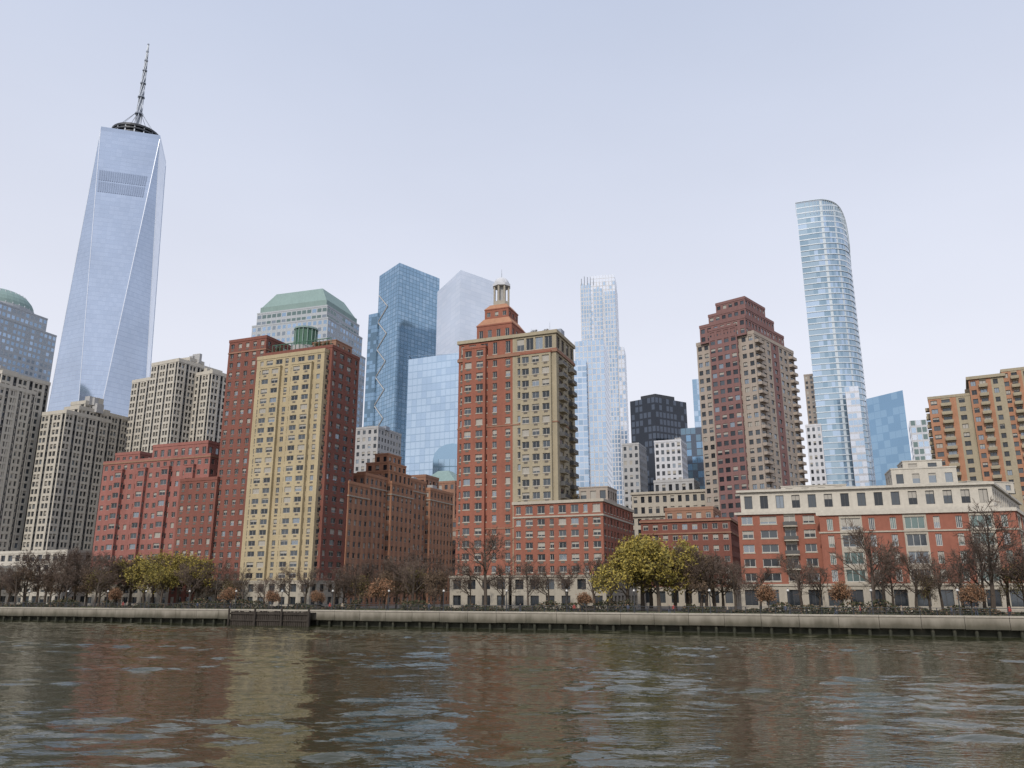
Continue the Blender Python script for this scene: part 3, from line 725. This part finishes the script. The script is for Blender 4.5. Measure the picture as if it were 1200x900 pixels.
for k,t,s in ((-.16,18,1.4),(-.345,16,1),(.40,18,1.1),(.31,16,1),(-.235,16,.8),(.555,16,1),(-.29,15,.9),(-.48,15,1),(.09,15,.8)): put(rus,'rust_tree',k,t,s)
for k,t,s in ((.212,30,1.2),(.245,27,1.1),(-.515,26,1.05),(-.56,24,1.0),(-.59,22,1),(-.61,30,1),(-.54,31,1.1),(-.50,24,1.05),(-.48,30,1.1),(-.375,30,.85),(-.115,28,.95),(-.095,20,.85),(-.13,32,1),(.228,22,1.05),(.505,28,.7),(.62,24,.9),(-.205,30,.8),(-.185,28,.8),(-.34,30,.75),(-.15,24,.8)): put(brn,'brown_tree',k,t,s*1.2)
for (x,y,z,s) in ((6,203,71.8,.35),(9,201,71.8,.3),(-57,224,74.9,.4),(-54,222.5,74.9,.35),(-70,229,74.9,.4),(8,206,27.9,.3),(16,200,27.9,.32),(9,198,27.9,.28)):
    o=bpy.data.objects.new('rooftop_shrub',brn[0]); o.location=(x,y,z); o.scale=(s,s,s); scene.collection.objects.link(o)
mb=MB(); r=random.Random(5)
for i in range(34000):
    s=r.uniform(-240,170); hgt=1.3+.6*math.sin(s*.13)+.5*math.sin(s*.41+1)+.3*math.sin(s*1.1); tt=16.5+r.gauss(0,.9)+1.5*math.sin(s*.07)
    if math.sin(s*.21)+math.sin(s*.083+2)<-1.2: continue
    p=ST(s,tt); c=Vector((*p,GZ+abs(r.uniform(0,1))*max(.5,hgt))); a=Vector((r.gauss(0,1),r.gauss(0,1),r.gauss(0,1))).normalized()*.22; b=a.cross(Vector((r.gauss(0,1),r.gauss(0,1),r.gauss(0,1)))).normalized()*.17
    mb.quad(tuple(c-a),tuple(c-b),tuple(c+a),tuple(c+b),'hedge' if r.random()<.7 else 'lo2')
mb.obj('hedge')

# ================================================================== PEOPLE
def person_mesh(name,stride,coat,legs):
    J={'pel':(0,0,.95),'ch':(0,0,1.25),'nk':(0,0,1.48),'hd':(0,.02,1.56),'ht':(0,.01,1.70),
       'hl':(-.1,0,.9),'kl':(-.11,stride*.5,.5),'al':(-.11,stride*.3 if stride>0 else 0,.08),'tl':(-.12,stride*.3+.16,.04),
       'hr':(.1,0,.9),'kr':(.11,-stride*.1,.5),'ar':(.11,-stride*.75,.1),'tr':(.12,-stride*.75+.15,.04),
       'sl':(-.19,0,1.42),'el':(-.25,-stride*.3,1.14),'wl':(-.25,-stride*.1+.06,.9),'fl':(-.25,.08-stride*.1,.8),
       'sr':(.19,0,1.42),'er':(.25,stride*.25,1.14),'wr':(.25,stride*.5,.92),'fr':(.25,stride*.55,.82)}
    rad={'pel':.15,'ch':.16,'nk':.06,'hd':.085,'ht':.09,'hl':.1,'kl':.065,'al':.045,'tl':.04,'hr':.1,'kr':.065,'ar':.045,'tr':.04,'sl':.08,'el':.055,'wl':.038,'fl':.04,'sr':.08,'er':.055,'wr':.038,'fr':.04}
    E=[('pel','ch'),('ch','nk'),('nk','hd'),('hd','ht'),('pel','hl'),('hl','kl'),('kl','al'),('al','tl'),('pel','hr'),('hr','kr'),('kr','ar'),('ar','tr'),('ch','sl'),('sl','el'),('el','wl'),('wl','fl'),('ch','sr'),('sr','er'),('er','wr'),('wr','fr')]
    ks=list(J); me=bpy.data.meshes.new('tmp'); me.from_pydata([J[k] for k in ks],[(ks.index(a),ks.index(b)) for a,b in E],[])
    o=bpy.data.objects.new('tmp',me); scene.collection.objects.link(o)
    md=o.modifiers.new('s','SKIN')
    for i,k in enumerate(ks): me.skin_vertices[0].data[i].radius=(rad[k],rad[k]*.85)
    me.skin_vertices[0].data[0].use_root=True
    o.modifiers.new('u','SUBSURF').levels=1
    dg=bpy.context.evaluated_depsgraph_get(); m2=bpy.data.meshes.new_from_object(o.evaluated_get(dg)); m2.name=name
    bpy.data.objects.remove(o)
    m2.materials.clear()
    for k in (legs,coat,'skin','hair'): m2.materials.append(M[k])
    for p in m2.polygons:
        c=p.center; p.use_smooth=True
        p.material_index=3 if (c.z>1.66 or (c.z>1.55 and c.y<-.01)) else 2 if c.z>1.5 or (abs(c.x)>.2 and c.z<.87) else 1 if c.z>.86 else 0
    return m2
M['skin']=plain('skin',(.45,.28,.20)); M['hair']=plain('hair',(.04,.03,.025)); M['c1']=plain('coat_black',(.03,.03,.035)); M['c2']=plain('coat_red',(.35,.05,.04)); M['c3']=plain('coat_beige',(.4,.34,.26)); M['jean']=plain('jeans',(.06,.08,.13)); 
pm=[person_mesh('person',.35,'c1','jean'),person_mesh('person',0,'c2','c1'),person_mesh('person',.3,'c3','c1'),person_mesh('person',-.3,'jean','c1')]
for i,k in enumerate((-.59,-.47,-.465,-.38,-.34,-.22,-.205,-.10,.01,.075,.08,.14,.19,.195,.26,.33,.39,.42,.47,.53,.56,.60)):
    o=bpy.data.objects.new('person',pm[i%4]); p=shore(k,R.uniform(1.6,5)); o.location=(*p,GZ+.004); o.rotation_euler=(0,0,R.choice([-1.95,1.2,0,3])+R.uniform(-.3,.3)); scene.collection.objects.link(o)

# ================================================================== WATER
xs=np.arange(-185,185.01,.36)
ys=[];y=-12.0
while y<236: ys.append(y); y+=.24+max(0,(y-30))*.0028
ys=np.array(ys)
X,Y=np.meshgrid(xs,ys); Z=np.zeros_like(X)
rg=np.random.default_rng(5)
nw=64
mod=np.zeros_like(X)
for i in range(9):
    a=rg.normal(1.57,.6); l=rg.uniform(10,45); mod+=np.sin((X*np.cos(a)+Y*np.sin(a))*6.283/l+rg.uniform(0,6.28))
mod=np.clip(.95+.26*mod,.2,1.9)
for i in range(nw):
    lam=1.1*(6.5/1.1)**(i/nw); th=rg.normal(1.7,.6); k=6.283/lam
    amp=.0118*lam/6.283*(1.1 if lam<3 else 1.0)
    ph=k*(X*np.cos(th)+Y*np.sin(th))+rg.uniform(0,6.28)
    Z+=amp*(np.sin(ph)+.3*np.sin(2*ph+.6))
Z*=mod
ed=np.clip(np.minimum(np.minimum(X+185,185-X),np.minimum(Y+12,236-Y))/6,0,1); Z*=ed
nx,ny=len(xs),len(ys); V=np.stack([X.ravel(),Y.ravel(),Z.ravel()],1)
idx=np.arange(nx*ny).reshape(ny,nx); Fq=np.stack([idx[:-1,:-1].ravel(),idx[:-1,1:].ravel(),idx[1:,1:].ravel(),idx[1:,:-1].ravel()],1)
x0,x1,y0,y1=xs[0],xs[-1],ys[0],ys[-1]; B=9000
ex=np.array([[x0,y0,0],[x1,y0,0],[x1,y1,0],[x0,y1,0],[-B,-B,0],[B,-B,0],[B,B,0],[-B,B,0]],float); b0=len(V)
V=np.vstack([V,ex]); Fo=np.array([[b0+4,b0+5,b0+1,b0],[b0+5,b0+6,b0+2,b0+1],[b0+6,b0+7,b0+3,b0+2],[b0+7,b0+4,b0,b0+3]])
Fq=np.vstack([Fq,Fo])
me=bpy.data.meshes.new('river_water'); me.vertices.add(len(V)); me.vertices.foreach_set('co',V.ravel())
me.loops.add(Fq.size); me.loops.foreach_set('vertex_index',Fq.ravel().astype(np.int32)); me.polygons.add(len(Fq))
me.polygons.foreach_set('loop_start',np.arange(0,Fq.size,4,dtype=np.int32)); me.update(calc_edges=True)
me.polygons.foreach_set('use_smooth',[True]*len(Fq))
m,nt,b=newmat('river_water'); L=nt.links
b.inputs['Base Color'].default_value=(.036,.038,.017,1); b.inputs['Roughness'].default_value=.03; b.inputs['IOR'].default_value=1.34
geo=N(nt,'ShaderNodeNewGeometry'); mp=N(nt,'ShaderNodeMapping'); mp.inputs['Scale'].default_value=(.6,1.3,1); L.new(geo.outputs['Position'],mp.inputs[0])
n1=N(nt,'ShaderNodeTexNoise'); n1.inputs['Scale'].default_value=2.0; n1.inputs['Detail'].default_value=2; n1.inputs['Roughness'].default_value=.5; n1.inputs['Distortion'].default_value=.5; L.new(mp.outputs[0],n1.inputs['Vector'])
bp=N(nt,'ShaderNodeBump'); bp.inputs['Strength'].default_value=1; bp.inputs['Distance'].default_value=.035; L.new(n1.outputs[0],bp.inputs['Height']); L.new(bp.outputs[0],b.inputs['Normal'])
me.materials.append(m); o=bpy.data.objects.new('river_water',me); scene.collection.objects.link(o)

# ================================================================== LIGHT, SKY, CAMERA
sv=Vector((-.28,-.74,.64)).normalized(); el=math.asin(sv.z); az=math.atan2(sv.x,sv.y)
sd=bpy.data.lights.new('sun','SUN'); sd.energy=2.3; sd.angle=math.radians(4); sd.color=(1,.93,.83)
so=bpy.data.objects.new('sun',sd); so.rotation_euler=(-sv).to_track_quat('-Z','Y').to_euler(); scene.collection.objects.link(so)
w=bpy.data.worlds.new('World'); scene.world=w; w.use_nodes=True; nt=w.node_tree; L=nt.links
bg=nt.nodes['Background']; out=nt.nodes['World Output']
sky=N(nt,'ShaderNodeTexSky'); sky.sky_type='NISHITA'; sky.sun_disc=False; sky.sun_elevation=el; sky.sun_rotation=az; sky.dust_density=3; sky.air_density=1
L.new(sky.outputs[0],bg.inputs[0]); bg.inputs[1].default_value=.02
bg2=N(nt,'ShaderNodeBackground'); tc=N(nt,'ShaderNodeTexCoord'); sx=N(nt,'ShaderNodeSeparateXYZ'); L.new(tc.outputs['Generated'],sx.inputs[0])
rp=N(nt,'ShaderNodeValToRGB'); e=rp.color_ramp.elements
e[0].position=0; e[0].color=(.84,.80,.82,1); e[1].position=.72; e[1].color=(.50,.565,.72,1); x=e.new(.28); x.color=(.745,.755,.83,1)
mp=N(nt,'ShaderNodeMapping'); mp.inputs['Scale'].default_value=(1,1,2.5); L.new(tc.outputs['Generated'],mp.inputs[0])
nz=N(nt,'ShaderNodeTexNoise'); nz.inputs['Scale'].default_value=1.6; nz.inputs['Detail'].default_value=5; L.new(mp.outputs[0],nz.inputs['Vector'])
ma=N(nt,'ShaderNodeMath',operation='MULTIPLY_ADD'); ma.inputs[1].default_value=.18; ma.inputs[2].default_value=.91; L.new(nz.outputs[0],ma.inputs[0])
L.new(sx.outputs['Z'],rp.inputs[0]); L.new(rp.outputs[0],bg2.inputs[0]); L.new(ma.outputs[0],bg2.inputs[1])
ad=N(nt,'ShaderNodeAddShader'); L.new(bg.outputs[0],ad.inputs[0]); L.new(bg2.outputs[0],ad.inputs[1]); L.new(ad.outputs[0],out.inputs[0])
cd=bpy.data.cameras.new('camera'); cd.lens=28.05; cd.sensor_width=36; cd.clip_end=20000; cd.clip_start=.5
co=bpy.data.objects.new('camera',cd); co.location=(0,0,6.5); co.rotation_euler=(math.radians(90+14.7),0,0); scene.collection.objects.link(co); scene.camera=co
scene.view_settings.view_transform='Standard'; scene.view_settings.look='None'; scene.view_settings.exposure=0
